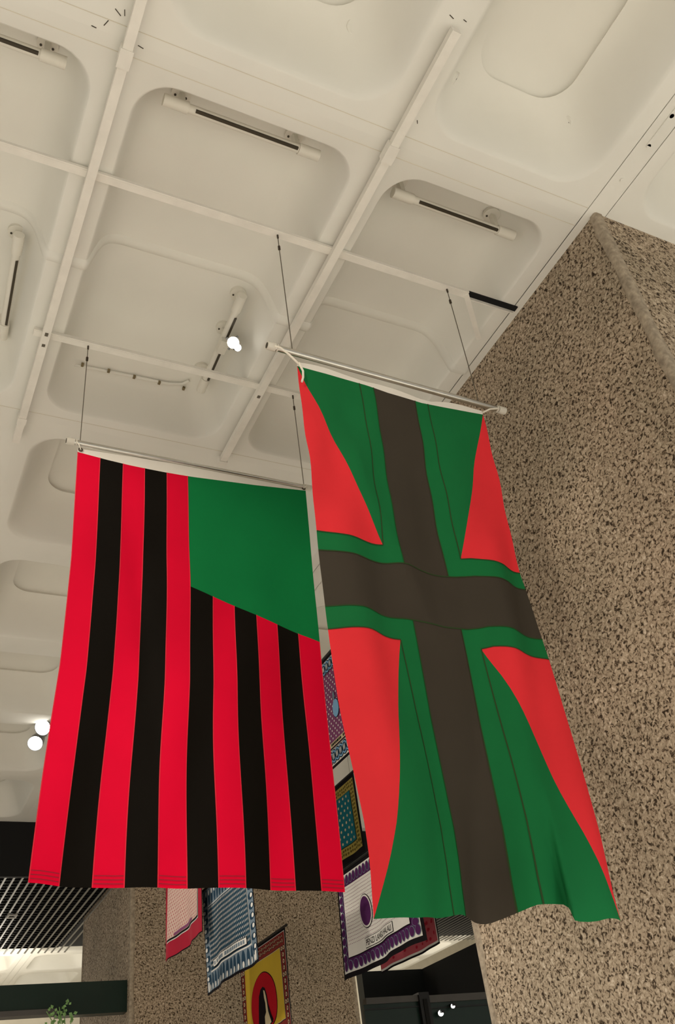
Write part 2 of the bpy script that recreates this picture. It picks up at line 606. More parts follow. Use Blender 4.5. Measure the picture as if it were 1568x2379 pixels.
# dark bulkhead and gallery front beyond the near pillar
t = thing('bulkhead', (11.5, 18.3, 4.0), 'charcoal bulkhead above the glazed gallery front beyond the near pillar', 'bulkhead')
MB().box((9.62, 18.0, 3.0), (13.5, 18.25, 5.13)).build('front_panel', 'charcoal', t)
MB().box((11.06, 14.2, 3.0), (11.3, 18.0, 5.13)).build('side_panel', 'soffit', t)
t = thing('gallery_front', (8.8, 14.1, 3.2), 'dark glazed gallery front with a grey top rail at the bottom edge', 'balcony')
MB().box((7.50, 14.0, 3.88), (8.45, 14.12, 3.97)).build('top_rail', 'grey_edge', t)
MB().box((8.62, 14.0, 3.85), (10.6, 14.12, 3.955)).build('top_rail', 'grey_edge', t)
MB().box((8.44, 13.96, 2.9), (8.63, 14.14, 4.0)).build('post', 'black_metal', t)
MB().box((8.50, 13.945, 2.9), (8.57, 13.96, 3.9)).build('post_slot', 'void', t)
MB().box((7.46, 14.03, 2.6), (8.44, 14.08, 3.88)).build('panel', 'green_beam', t)
MB().box((8.63, 14.03, 2.6), (10.6, 14.08, 3.85)).build('panel', 'green_beam', t)
MB().box((7.46, 14.015, 3.80), (8.44, 14.03, 3.82)).build('glazing_bead', 'charcoal', t)
MB().box((8.63, 14.015, 3.76), (10.6, 14.03, 3.78)).build('glazing_bead', 'charcoal', t)

# ------------------------------------------------------------------ painted rails below the ribs
def rail(name, p, q, w, h, label, extras=()):
    t = thing(name, ((Vector(p) + Vector(q)) / 2), label, 'rail', 'white painted ceiling rails')
    MB().bar(p, q, w, h).build('rail_body', 'rail', t)
    for kind, a, b in extras:
        MB().box(a, b).build(kind, 'rail' if kind != 'bolt' else 'wire', t)
    return t


zb = 6.213
rail('ceiling_rail', (0.520, -0.9, zb), (0.520, 5.2, zb), 0.05, 0.045, 'long white painted rail crossing the ceiling left of both flags',
     [('coupling', (0.487, 2.17, zb - 0.032), (0.553, 2.27, zb + 0.03)), ('end_plate', (0.49, 4.93, zb - 0.03), (0.55, 4.99, zb + 0.03)), ('bolt', (0.51, 4.10, zb - 0.028), (0.53, 4.125, zb - 0.02)), ('bolt', (0.51, 4.20, zb - 0.028), (0.53, 4.22, zb - 0.02))])
rail('ceiling_rail', (2.017, 1.47, zb), (2.017, 5.0, zb), 0.05, 0.045, 'white painted rail running from the near pillar coffers towards the striped flag pole',
     [('coupling', (1.984, 2.14, zb - 0.032), (2.05, 2.25, zb + 0.03)), ('end_plate', (1.985, 4.95, zb - 0.03), (2.049, 4.99, zb + 0.03)), ('bolt', (2.007, 4.20, zb - 0.028), (2.027, 4.222, zb - 0.02))])
za = 6.253
a1 = thing('ceiling_rail', (0.3, 2.935, za), 'white painted cross rail that carries the green, red and umber banner', 'rail', 'white painted ceiling rails')
MB().bar((-2.4, 2.935, za), (3.01, 2.935, za), 0.042, 0.036).build('rail_body', 'rail', a1)
MB().bar((-2.4, 2.910, za - 0.006), (3.01, 2.910, za - 0.006), 0.010, 0.02).build('rail_lip', 'rail', a1)
MB().bar((3.01, 2.958, za), (3.40, 2.958, za), 0.008, 0.036).build('open_channel', 'rail', a1)
MB().bar((3.01, 2.935, za + 0.012), (3.42, 2.935, za + 0.012), 0.040, 0.01).build('channel_void', 'void', a1)
MB().bar((3.0, 2.93, za - 0.02), (3.29, 3.23, za - 0.03), 0.035, 0.008).build('loose_cover', 'rail', a1)
rail('ceiling_rail', (0.445, 4.165, za), (2.95, 4.165, za), 0.045, 0.036, 'white painted cross rail that carries the red and black striped flag',
     [('rail_lip', (0.445, 4.135, za - 0.016), (2.95, 4.143, za - 0.006))])


# ------------------------------------------------------------------ lighting tracks in the long coffers
def track(p, q, zc, label, discs, hang=0.0):
    """tube track with a dark slot underneath, end caps, and mounting discs on the coffer above"""
    p, q = Vector(p), Vector(q)
    d = (q - p).normalized()
    t = thing('lighting_track', (p + q) / 2, label, 'lighting track', 'lighting tracks in the coffers')
    MB().tube([p, q], 0.026, 14).build('track_body', 'track', t, smooth=50)
    sd = Vector((0, 0, -1))
    side = d.cross(sd).normalized()
    s = MB()
    a, b = p + d * 0.17 + sd * 0.0225, q - d * 0.13 + sd * 0.0225
    off = side * 0.012 * (1 if side.y < 0 else -1)
    s.bar(a + off, b + off, 0.016, 0.016)
    s.build('slot', 'slot', t)
    MB().tube([p - d * 0.01, p + d * 0.13], 0.034, 16).build('end_cap', 'track', t, smooth=50)
    MB().tube([q - d * 0.12, q + d * 0.01], 0.034, 16).build('end_cap', 'track', t, smooth=50)
    for c in discs:
        c = Vector(c)
        foot = p + d * (c - p).dot(d)
        m = MB().tube([c + Vector((0, 0, 0.012)), c - Vector((0, 0, 0.014))], 0.056, 24)
        ds = m.build('mounting_disc', 'track', t, smooth=40)
        MB().bar(c - Vector((0, 0, 0.01)), foot, 0.03, 0.03).build('hanger', 'track', t)
        for k in (-0.032, 0.03):
            MB().tube([c + Vector((k, 0.012, -0.010)), c + Vector((k, 0.012, -0.018))], 0.007, 8).build('screw', 'slot', ds)
    return t


ZC = Z0 + HT
track((-0.66, 2.475, 6.44), (0.265, 2.475, 6.44), ZC, 'lighting track in the coffer at the upper left corner', [(-0.55, 2.49, ZC - 0.025), (0.175, 2.49, ZC - 0.025)])
track((0.805, 2.475, 6.44), (1.72, 2.475, 6.44), ZC, 'lighting track in the coffer between the two long white rails', [(0.905, 2.49, ZC - 0.025), (1.595, 2.49, ZC - 0.025)])
track((2.27, 2.53, 6.44), (3.16, 2.53, 6.44), ZC, 'lighting track in the coffer next to the near pillar', [(2.335, 2.53, ZC - 0.022), (3.04, 2.53, ZC - 0.022)])
track((0.245, 3.66, 6.50), (0.285, 4.50, 6.50), ZC, 'lighting track cut by the left edge of the view', [(0.235, 3.72, ZC - 0.012), (0.28, 4.45, ZC - 0.012)])
lt = track((1.695, 3.64, 6.50), (1.715, 4.56, 6.50), ZC, 'lighting track that carries the lit spotlight', [(1.70, 3.71, ZC - 0.012), (1.71, 4.03, ZC - 0.012), (1.69, 4.46, ZC - 0.012)])


def spotlight(loc, aim, label, r=0.05, L=0.13, energy=0, stem_to=None, glow='glow', color=(1, 0.93, 0.82), cone=60, body='track', clips=True, into=None):
    loc, aim = Vector(loc), Vector(aim)
    d = (aim - loc).normalized()
    t = into or thing('spotlight', loc, label, 'spotlight', 'track spotlights')
    back = loc - d * L
    MB().tube([back - d * 0.02, back, back + d * L * 0.5, loc], [r * 0.45, r * 0.75, r * 0.95, r], 20, caps=False).build('lamp_body', body, t, smooth=50)
    MB().tube([back - d * 0.021, back - d * 0.02], r * 0.45, 16).build('rear_cap', body, t)
    MB().tube([loc - d * 0.010, loc - d * 0.004], r * 0.93, 24).build('lens', glow, t)
    MB().tube([loc - d * 0.008, loc + d * 0.004], r * 1.03, 24, caps=False).build('rim', 'black_metal', t)
    if clips:
        a = d.orthogonal().normalized()
        b = d.cross(a)
        for k in range(4):
            w = k * math.pi / 2 + 0.6
            o = a * math.cos(w) + b * math.sin(w)
            MB().bar(loc + o * r, loc + o * (r + 0.016), 0.012, 0.012).build('clip', 'lamp_grey', t)
    if stem_to is not None:
        s = Vector(stem_to)
        MB().tube([s, (s + back) / 2 + Vector((0, 0, -0.01)), back + d * 0.03], 0.014, 10).build('yoke', body, t, smooth=60)
        if not into:
            MB().box(s - Vector((0.03, 0.06, 0.012)), s + Vector((0.03, 0.06, 0.03))).build('track_adapter', body, t)
    if energy:
        lamp('lamp_light', 'SPOT', loc + d * 0.012, energy, color, aim=aim, size=r * 0.8, spot=cone, parent=t)
    return t


twin = spotlight((1.745, 3.965, 6.40), (0.9, 1.6, 4.0), 'lit twin spotlight with a black snoot hanging from the track above the striped flag', 0.042, 0.10, 60, (1.705, 4.06, 6.442))
spotlight((1.772, 3.955, 6.350), (0.9, 1.6, 4.0), '', 0.026, 0.07, 0, (1.755, 4.0, 6.40), body='black_metal', clips=False, into=twin)
spotlight((1.64, 9.95, 6.22), (0.6, 8.6, 5.0), 'bright spotlight seen just left of the striped flag edge, upper one', 0.09, 0.2, 60, (1.7, 10.1, 6.29), body='lamp_grey', clips=False)
spotlight((1.60, 10.12, 6.10), (0.8, 8.5, 4.4), 'bright spotlight seen just left of the striped flag edge, lower one', 0.085, 0.2, 60, (1.72, 10.25, 6.29), body='lamp_grey', clips=False)
spotlight((8.78, 13.94, 3.68), (2.0, 5.0, 2.4), 'glowing stand-in for a light seen in the dark gallery glass, lower left one', 0.045, 0.05, 0, (8.80, 13.955, 3.69), body='black_metal', clips=False)  # emissive disc set on the panel as light seen in the glazing
spotlight((9.03, 13.94, 3.77), (2.0, 5.0, 2.4), 'glowing stand-in for a light seen in the dark gallery glass, upper right one', 0.035, 0.05, 0, (9.05, 13.965, 3.78), body='black_metal', clips=False)  # second emissive disc for light seen in the glazing

# conduit with clips at the far end of the middle coffer
cd = thing('conduit', (1.15, 4.66, 6.6), 'thin painted conduit with brown clips along the coffer end', 'conduit')
MB().tube([(0.66, 4.79, 6.50), (0.72, 4.74, 6.57), (0.82, 4.70, 6.60), (1.2, 4.685, 6.605), (1.5, 4.675, 6.605), (1.60, 4.65, 6.61), (1.64, 4.60, 6.61)], 0.011, 8).build('pipe', 'ceiling', cd, smooth=60)
for k in range(5):
    xx = 0.86 + 0.19 * k
    MB().box((xx - 0.009, 4.665, 6.585), (xx + 0.009, 4.69, 6.605)).build('clip', 'brass', cd)

# blanking plates on the well coffers
def well_surface(xc, yc, cell, rowr):
    hx, hy = (cell[1] - cell[0]) / 2 - RX, (rowr[1] - rowr[0]) / 2 - RY
    lx, ly = xc - (cell[0] + cell[1]) / 2, yc - (rowr[0] + rowr[1]) / 2
    sx, sy = hx - abs(lx), hy - abs(ly)
    s = min(sx, sy)
    k = 2.0
    if abs(sx - sy) < 0.12:
        s = s - 0.02
    S = [p[0] for p in PROF_W] + [0.265]
    Zp = [p[1] for p in PROF_W] + [0.378]
    z = np.interp(s, S, Zp)
    g = (np.interp(s + 0.02, S, Zp) - np.interp(s - 0.02, S, Zp)) / 0.04
    dx, dy = (0.0, 0.0)
    if sx < sy:
        dx = math.copysign(1, lx)
    else:
        dy = math.copysign(1, ly)
    nrm = Vector((-dx * g, -dy * g, -1)).normalized()
    return Vector((xc, yc, Z0 + z)), nrm


for (xc, yc, ci, lab) in ((1.655, 1.80, 3, 'round white blanking plate left of the upper long rail end'),
                          (2.27, 1.80, 4, 'round white blanking plate beside the upper end of the right rail'),
                          (3.10, 1.80, 4, 'round white blanking plate below the large well coffer near the pillar')):
    P, nrm = well_surface(xc, yc, COLS[ci], (0.540, 2.165))
    bp_ = thing('blanking_plate', P, lab, 'cover plate', 'round blanking plates')
    d0 = MB().tube([P - nrm * 0.01, P + nrm * 0.012, P + nrm * 0.016], [0.045, 0.045, 0.041], 28).build('plate', 'ceiling', bp_, smooth=40)
    a = nrm.orthogonal().normalized()
    for k in (-0.024, 0.024):
        MB().tube([P + a * k + nrm * 0.014, P + a * k + nrm * 0.018], 0.005, 8).build('screw', 'slot', bp_)
for i, (xx, yy) in enumerate(((3.47, 1.08), (3.47, 1.42), (3.47, 1.62), (3.47, 1.86))):
    MB().tube([(xx, yy, Z0 + 0.002), (xx, yy, Z0 - 0.008)], 0.014, 10).build('bolt_head', 'ceiling', ceiling)
for yy in (2.10, 2.235, 4.93):
    MB().bar((-4.0, yy, Z0 - 0.0005), (3.395, yy, Z0 - 0.0005), 0.004, 0.002).build('joint_line', 'far_wall', ceiling)
for cx_, cy_, a_, l_ in ((0.44, 2.05, 0.6, 0.04), (0.40, 2.12, 2.0, 0.035), (0.585, 2.17, 0.2, 0.03), (0.47, 2.04, 1.3, 0.03), (1.985, 1.44, 0.3, 0.03), (2.06, 1.43, 0.2, 0.02), (0.35, 2.16, 0.1, 0.025), (2.1, 2.0, 1.0, 0.02)):
    d_ = Vector((math.cos(a_), math.sin(a_), 0)) * l_ / 2
    MB().bar(Vector((cx_, cy_, Z0 - 0.001)) - d_, Vector((cx_, cy_, Z0 - 0.001)) + d_, 0.004, 0.003).build('paint_chip', 'slot', ceiling)
struct_seam = MB().bar((3.47, -1.0, Z0 - 0.002), (3.47, 1.62, Z0 - 0.002), 0.03, 0.012).build('joint_strip', 'ceiling', ceiling)


# ------------------------------------------------------------------ cloth helper: polygons in (u, v) mapped onto a draped surface
def cloth_poly(polys, fn, off=0.0, du=0.05, dv=0.04, name='cloth'):
    bm = bmesh.new()
    for poly in polys:
        vs = [bm.verts.new((p[0], p[1], 0)) for p in poly]
        try:
            bm.faces.new(vs)
        except ValueError:
            pass
    if du:
        for axis, st_ in ((0, du), (1, dv)):
            lo = min(v.co[axis] for v in bm.verts)
            hi = max(v.co[axis] for v in bm.verts)
            k = math.floor(lo / st_) + 1
            while k * st_ < hi - 1e-5:
                co = [0, 0, 0]
                no = [0, 0, 0]
                co[axis] = k * st_
                no[axis] = 1
                bmesh.ops.bisect_plane(bm, geom=bm.verts[:] + bm.edges[:] + bm.faces[:], dist=1e-6, plane_co=co, plane_no=no)
                k += 1
    for v in bm.verts:
        v.co = fn(v.co.x, v.co.y, off)
    me = bpy.data.meshes.new(name)
    bm.to_mesh(me)
    bm.free()
    me.polygons.foreach_set('use_smooth', [True] * len(me.polygons))
    return me


def R4(u0, v0, u1, v1):
    return [(u0, v0), (u1, v0), (u1, v1), (u0, v1)]


def ell(cu, cv, ru, rv, n=12, a0=0.0):
    return [(cu + ru * math.cos(a0 + 2 * math.pi * k / n), cv + rv * math.sin(a0 + 2 * math.pi * k / n)) for k in range(n)]


def pole_set(t, p, q, r=0.017):
    p, q = Vector(p), Vector(q)
    d = (q - p).normalized()
    po = MB().tube([p, q], r, 18).build('pole', 'steel', t, smooth=50)
    for e, s in ((p, 1), (q, -1)):
        MB().tube([e - d * 0.012 * s, e + d * 0.035 * s], r * 1.25, 18).build('end_cap', 'cap', po, smooth=50)
        MB().tube([e - d * 0.014 * s, e - d * 0.010 * s], r * 0.9, 14).build('end_plug', 'slot', po)
        MB().tube([e + d * 0.042 * s, e + d * 0.050 * s], r * 1.18, 18).build('ring', 'cap', po, smooth=50)
    return po


def cable(t, top, bot, r=0.0028, lockz=0.11):
    top, bot = Vector(top), Vector(bot)
    c = MB().tube([top, bot], r, 6).build('cable', 'wire', t)
    m = top + (bot - top) * (lockz / (top - bot).length)
    MB().tube([m, m + (bot - top).normalized() * 0.03], 0.008, 8).build('cable_lock', 'lock', c)
    MB().tube([top - Vector((0, 0.0, 0.03)), top + Vector((0, 0, 0.045))], 0.006, 8).build('cable_anchor', 'lock', c)


# ------------------------------------------------------------------ striped flag (generic colour-block stand-in)
Y1 = 4.165
f1 = thing('striped_flag', (1.48, Y1, 2.8), 'large hanging flag of red and black vertical stripes with a plain green block', 'flag', 'flags hanging from steel poles')


def F1(u, v, off=0.0):
    L = np.interp(v, [-0.05, 0, 0.31, 0.57, 0.8, 1], [0.769, 0.769, 0.77, 0.751, 0.709, 0.675])
    Rr = np.interp(v, [-0.05, 0, 0.26, 0.48, 0.72, 1], [2.27, 2.27, 2.248, 2.234, 2.219, 2.204])
    x = L + (Rr - L) * u
    x += 0.006 * math.sin(6.3 * v + 2 * u) * v
    zt = np.interp(u, [0, 0.12, 0.22, 0.35, 0.47, 0.75, 1], [5.300, 5.283, 5.274, 5.272, 5.277, 5.310, 5.348])
    zl = 2.823 - 0.036 * math.sin(min(u, 0.72) / 0.72 * math.pi / 2) - 0.0 * u
    z = zt + (zl - zt) * v
    y = Y1 + 0.03 * v * math.sin(2 * math.pi * (1.15 * u + 0.1)) + 0.011 * v * math.sin(2 * math.pi * (3.4 * u + 0.7 * v))
    y += 0.006 * math.sin(v * 21 + u * 9) * (0.3 + 0.7 * math.sin(math.pi * u)) * math.exp(-((v - 0.45) / 0.3) ** 2)
    x += 0.006 * math.sin(2 * math.pi * (1.7 * v + 1.1 * u)) * math.sin(math.pi * min(1, max(0, u))) * v
    y += 0.006 * math.sin(2 * math.pi * (6.2 * u + 1.6 * v)) * v * (0.5 + 0.5 * math.sin(8 * v + 3 * u))
    y += 0.014 * math.exp(-((u - 0.25 - 0.22 * (v - 0.3)) / 0.03) ** 2) * math.sin(math.pi * min(1, v * 1.2))
    return Vector((x, y - off, z))


NS = 11
edge = [k / NS for k in range(NS + 1)]
g0 = edge[5]


def gb(u):
    return 0.335 + (u - g0) / (1 - g0) * 0.115


for k in range(NS):
    u0, u1 = edge[k], edge[k + 1]
    poly = R4(u0, 0, u1, 1) if k < 5 else [(u0, gb(u0)), (u1, gb(u1)), (u1, 1), (u0, 1)]
    o = link('stripe', cloth_poly([poly], F1, 0, 0.03, 0.025), 'f_red' if k % 2 == 0 else 'f_black', f1)
    if k % 2 == 0:
        v0 = 0 if k < 5 else gb(u0)
        for uu, sgn in ((u0, 1), (u1, -1)):
            link('seam', cloth_poly([R4(uu, (0 if k < 5 else gb(uu)), uu + sgn * 0.003, 1)], F1, 0.0015, 0, 0) if False else cloth_poly([R4(min(uu, uu + sgn * 0.003), (0.0 if k < 5 else gb(uu)), max(uu, uu + sgn * 0.003), 1)], F1, 0.002, 0.5, 0.025), 'f_redseam', o)
        for vv in (0.978, 0.985, 0.992):
            link('hem_stitch', cloth_poly([R4(u0 + 0.004, vv, u1 - 0.004, vv + 0.002)], F1, 0.002, 0.03, 1), 'k_crimson', o)
link('green_block', cloth_poly([[(g0, 0), (1, 0), (1, gb(1)), (g0, gb(g0))]], F1, 0, 0.03, 0.025), 'f_green', f1)


def H1(u, v, off=0.0):
    p = F1(u, 0, off)
    zt = 5.327 + 0.047 * u + 0.012 * math.sin(math.pi * u)
    p.z = p.z + (zt - p.z) * v
    return p


link('header_band', cloth_poly([R4(0, 0, 1, 1)], H1, 0, 0.04, 0.25), 'header', f1)
pole_set(f1, (0.712, Y1, 5.372), (2.300, Y1, 5.376))
cable(f1, (0.795, Y1, 6.235), (0.780, Y1, 5.372))
cable(f1, (2.268, Y1, 6.235), (2.262, Y1, 5.376))
for (gx, gz, ex, ez) in ((0.785, 5.318, 0.76, 5.36), (2.255, 5.362, 2.275, 5.368)):
    MB().tube([(gx + 0.011 * math.cos(a * 0.5236), Y1 - 0.006, gz + 0.011 * math.sin(a * 0.5236)) for a in range(13)], 0.004, 6).build('grommet', 'lock', f1)
    MB().tube([(gx, Y1 - 0.008, gz), ((gx + ex) / 2, Y1 - 0.022, (gz + ez) / 2), (ex, Y1 - 0.018, ez)], 0.0035, 6).build('tie', 'cord', f1)

# ------------------------------------------------------------------ cross banner (generic colour-block stand-in)
Y2 = 2.935
f2 = thing('cross_banner', (2.2, Y2, 2.3), 'tall hanging banner with an umber cross edged in green on red and green fields', 'flag', 'flags hanging from steel poles')


def F2(u, v, off=0.0):
    L = np.interp(v, [-0.05, 0, 0.21, 0.41, 0.56, 0.71, 0.81, 0.88, 0.93, 1], [1.648, 1.648, 1.636, 1.622, 1.62, 1.626, 1.644, 1.653, 1.650, 1.632])
    Rr = np.interp(v, [-0.05, 0, 0.17, 0.4, 0.58, 0.77, 0.88, 0.96, 1], [2.834, 2.834, 2.807, 2.782, 2.775, 2.760, 2.745, 2.725, 2.722])
    x = L + (Rr - L) * u
    zt = np.interp(u, [0, 0.15, 0.35, 0.46, 0.64, 0.84, 1], [5.102, 5.102, 5.089, 5.070, 5.060, 5.082, 5.096])
    zb_ = np.interp(u, [0, 0.11, 0.22, 0.35, 0.40, 0.53, 0.66, 0.72, 0.78, 0.85, 1], [2.335, 2.316, 2.327, 2.352, 2.350, 2.342, 2.372, 2.375, 2.345, 2.315, 2.308])
    z = zt + (zb_ - zt) * v
    w = v ** 1.6
    y = Y2 + w * (0.085 * math.sin(2 * math.pi * (1.45 * u + 0.55)) + 0.03 * math.sin(2 * math.pi * (3.3 * u + 0.5 * v)))
    y += 0.012 * math.sin(2 * math.pi * (2.6 * u - 0.9 * v)) * min(1, v * 3)
    y += 0.012 * math.sin(2 * math.pi * (4.3 * u + 2.2 * v + 0.2 * math.sin(5 * v))) * min(1, v * 4) * (0.6 + 0.4 * math.sin(9 * v + 4 * u))
    y += 0.006 * math.sin(2 * math.pi * (1.5 * u + 7 * v)) * math.exp(-((v - 0.2) / 0.22) ** 2)
    x += 0.010 * math.sin(2 * math.pi * (1.3 * v + 0.8 * u)) * math.sin(math.pi * min(1, max(0, u))) * min(1, v * 3)
    # diagonal drag folds
    y -= 0.02 * math.exp(-((u - 0.06 - 0.75 * v) / 0.05) ** 2) * min(1, v * 5) * (1 if v < 0.45 else math.exp(-((v - 0.45) / 0.1) ** 2))
    # S-shaped fold at the lower right
    q = max(0.0, (v - 0.78) / 0.22) ** 1.5
    e = math.exp(-((u - 0.77) / 0.085) ** 2)
    x -= 0.085 * q * e * math.sin(2 * math.pi * (u - 0.77) / 0.19)
    y -= 0.075 * q * math.tanh((u - 0.77) / 0.03) * e
    z -= 0.05 * q * e * (0.5 + 0.5 * math.tanh((u - 0.78) / 0.02))
    return Vector((x, y - off, z))


ua, ub, uc, ud = 0.312, 0.384, 0.604, 0.676      # vertical arm with its edging
va, vb, vc, vd = 0.397, 0.434, 0.540, 0.580      # horizontal arm with its edging
panels = [('arm_panel', 'b_dark', R4(ub, 0, uc, 1)), ('arm_panel', 'b_dark', R4(0, vb, ub, vc)), ('arm_panel', 'b_dark', R4(uc, vb, 1, vc))]
for p in (R4(ua, 0, ub, va), R4(uc, 0, ud, va), R4(ua, vd, ub, 1), R4(uc, vd, ud, 1), R4(0, va, ub, vb), R4(uc, va, 1, vb), R4(0, vc, ub, vd), R4(uc, vc, 1, vd)):
    panels.append(('edging', 'b_green', p))
for (x0, x1, y0, y1, ox, oy) in ((0, ua, 0, va, 0, 0), (ud, 1, 0, va, 1, 0), (0, ua, vd, 1, 0, 1), (ud, 1, vd, 1, 1, 1)):
    xo, xi = (x0, x1) if ox == 0 else (x1, x0)
    yo, yi = (y0, y1) if oy == 0 else (y1, y0)
    panels.append(('field_panel', 'b_red', [(xo, yo), (xo, yi), (xi, yi)]))
    panels.append(('field_panel', 'b_green', [(xo, yo), (xi, yi), (xi, yo)]))
for nm, mt, poly in panels:
    link(nm, cloth_poly([poly], F2, 0, 0.02, 0.02), mt, f2)
s = 0.0022
for poly in (R4(ub - s, 0, ub + s, vb), R4(uc - s, 0, uc + s, vb), R4(ub - s, vc, ub + s, 1), R4(uc - s, vc, uc + s, 1), R4(0, vb - s * 0.5, 1, vb + s * 0.5), R4(0, vc - s * 0.5, 1, vc + s * 0.5),
             R4(ua - s, 0, ua + s, va), R4(ud - s, 0, ud + s, va), R4(ua - s, vd, ua + s, 1), R4(ud - s, vd, ud + s, 1), R4(0, va - s * .5, ua, va + s * .5), R4(ud, va - s * .5, 1, va + s * .5),
             R4(0, vd - s * .5, ua, vd + s * .5), R4(ud, vd - s * .5, 1, vd + s * .5)):
    link('seam', cloth_poly([poly], F2, 0.0022, 0.02, 0.02), 'b_seam', f2)


def H2(u, v, off=0.0):
    p = F2(u, 0, off)
    p.z = p.z + (0.020 + 0.022 * (0.5 + 0.5 * math.sin(u * 17 + 0.6)) * 0.5 + 0.02 * abs(math.sin(u * 9))) * v
    return p


link('header_band', cloth_poly([R4(0, 0, 1, 1)], H2, 0, 0.02, 0.5), 'header', f2)
pole_set(f2, (1.496, Y2, 5.203), (3.000, Y2, 5.176), 0.018)
cable(f2, (1.640, Y2, 6.235), (1.632, Y2, 5.20))
cable(f2, (2.850, Y2, 6.235), (2.830, Y2, 5.18))
MB().tube([(1.655, Y2 - 0.006, 5.115), (1.60, Y2 - 0.02, 5.15), (1.55, Y2 - 0.026, 5.18), (1.52, Y2 - 0.02, 5.19)], 0.006, 6).build('tie', 'cord', f2)
MB().tube([(1.655, Y2 - 0.012, 5.115), (1.668, Y2 - 0.02, 5.05), (1.662, Y2 - 0.022, 5.0), (1.652, Y2 - 0.02, 4.965)], 0.006, 6).build('cord_tail', 'cord', f2)
MB().tube([(2.83, Y2 - 0.006, 5.105), (2.88, Y2 - 0.02, 5.135), (2.95, Y2 - 0.022, 5.16)], 0.005, 6).build('tie', 'cord', f2)


# ------------------------------------------------------------------ printed cloths in the distance, hung along the hall
def kanga(X, y_far, y_near, z_bot, z_top, label, wave=0.05, ph=0.0, sag=0.0):
    t = thing('printed_cloth', (X, (y_far + y_near) / 2, z_bot), label, 'printed cloth', 'printed cloths hung behind the flags')
    W, H = y_far - y_near, z_top - z_bot

    def K(u, v, off=0.0):
        """u metres from the far edge, v metres down from the top"""
        a, b = u / W, v / H
        x_ = X + wave * b * math.sin(2 * math.pi * (1.3 * a + ph)) + 0.3 * wave * b * math.sin(2 * math.pi * (3.7 * a + 2 * ph))
        yy = y_far - u + 0.02 * b * math.sin(5 * a + ph)
        return Vector((x_ - off, yy, z_top - v - sag * math.sin(math.pi * a) * b))
    pole = MB().tube([(X, y_far + 0.05, z_top + 0.015), (X, y_near - 0.05, z_top + 0.015)], 0.016, 10).build('pole', 'black_metal', t, smooth=50)
    for yy in (y_far - 0.1, y_near + 0.1):
        MB().tube([(X, yy, z_top + 0.02), (X, yy, Z0 + (0.30 if X < 3.8 and z_bot > 4.6 else 0.0))], 0.002, 5).build('cable', 'wire', t)

    def put(name, polys, mat, layer, fine=True, stuff=False):
        if not isinstance(polys[0][0], (tuple, list)):
            polys = [polys]
        o = link(name, cloth_poly(polys, K, 0.0025 * layer, 0.06 if fine else 0, 0.08 if fine else 0), mat, t)
        if stuff:
            o['kind'] = 'stuff'
        return o
    return t, K, put, W, H


# blue cloth
t, K, put, W, H = kanga(3.59, 10.29, 8.78, 3.45, 4.50, 'navy blue printed cloth with rows of small white drops below the striped flag', 0.028, 0.1)
put('cloth', R4(0, 0, W, H), 'k_black', 0)
put('border', R4(0.02, 0.0, W - 0.02, H - 0.025), 'k_mist', 1)
drops, whites = [], []
for k in range(15):
    u = 0.14 + 0.09 * k
    drops.append(ell(u, H - 0.10, 0.030, 0.085))
    whites.append(ell(u, H - 0.055, 0.017, 0.032, 8))
    drops.append(ell(u, 0.10, 0.030, 0.085))
    whites.append(ell(u, 0.055, 0.017, 0.032, 8))
for k in range(9):
    v = 0.14 + 0.095 * k
    for uu in (0.06, W - 0.06):
        drops.append(ell(uu + (0.03 if uu < 1 else -0.03), v, 0.075, 0.034))
        whites.append(ell(uu, v, 0.035, 0.022, 8))
whites += [ell(0.07, H - 0.07, 0.03, 0.05, 10), ell(W - 0.07, H - 0.07, 0.03, 0.05, 10)]
put('drop_border', drops, 'k_navy', 2, False, True)
put('white_drops', whites, 'k_white', 3, False, True)
put('line', R4(0.18, 0.19, W - 0.18, H - 0.19), 'k_white', 2)
put('field', R4(0.19, 0.20, W - 0.19, H - 0.205), 'k_navy', 3)
dots, teals = [], []
for r_ in range(13):
    for c_ in range(34):
        u = 0.215 + 0.033 * c_
        v = 0.225 + 0.048 * r_
        dots.append(ell(u, v, 0.0068, 0.014, 6))
        teals.append(ell(u + 0.010, v + 0.022, 0.010, 0.014, 6))
put('drop_shadow', teals, 'k_blue', 4, False, True)
put('drop_rows', dots, 'k_white', 5, False, True)
put('text_box', R4(0.30, H - 0.29, W - 0.27, H - 0.215), 'k_black', 6)
put('text_strip', R4(0.31, H - 0.283, W - 0.28, H - 0.222), 'k_white', 7)
gl = []
rr = random.Random(11)
u = 0.34
while u < W - 0.34:
    w_ = rr.uniform(0.02, 0.045)
    gl.append(R4(u, H - 0.27, u + w_, H - 0.235))
    u += w_ + rr.choice((0.012, 0.012, 0.012, 0.05))
put('worn_lettering', gl, 'k_mist', 8, False)

# yellow cloth with the dark figure in a red oval
t, K, put, W, H = kanga(4.67, 12.02, 10.50, 3.10, 4.17, 'yellow printed cloth with a dark figure in a red oval at the bottom edge', 0.03, 0.35)
put('cloth', R4(0, 0, W, H), 'k_black', 0)
put('border_line', R4(0.03, 0.02, W - 0.03, H - 0.02), 'k_white', 1)
put('border', R4(0.036, 0.028, W - 0.036, H - 0.028), 'k_brick', 2)
fr_b, beads, beads_in = [], [], []
for k in range(30):
    u = 0.09 + 0.046 * k
    for v in (0.07, 0.12):
        big_ = (k + (1 if v > 0.1 else 0)) % 3 == 0
        fr_b.append(ell(u, v, 0.019 if big_ else 0.014, 0.026 if big_ else 0.017, 8))
        beads.append(ell(u, v, 0.014 if big_ else 0.009, 0.020 if big_ else 0.011, 8))
        if big_:
            beads_in.append(ell(u, v, 0.007, 0.012, 6))
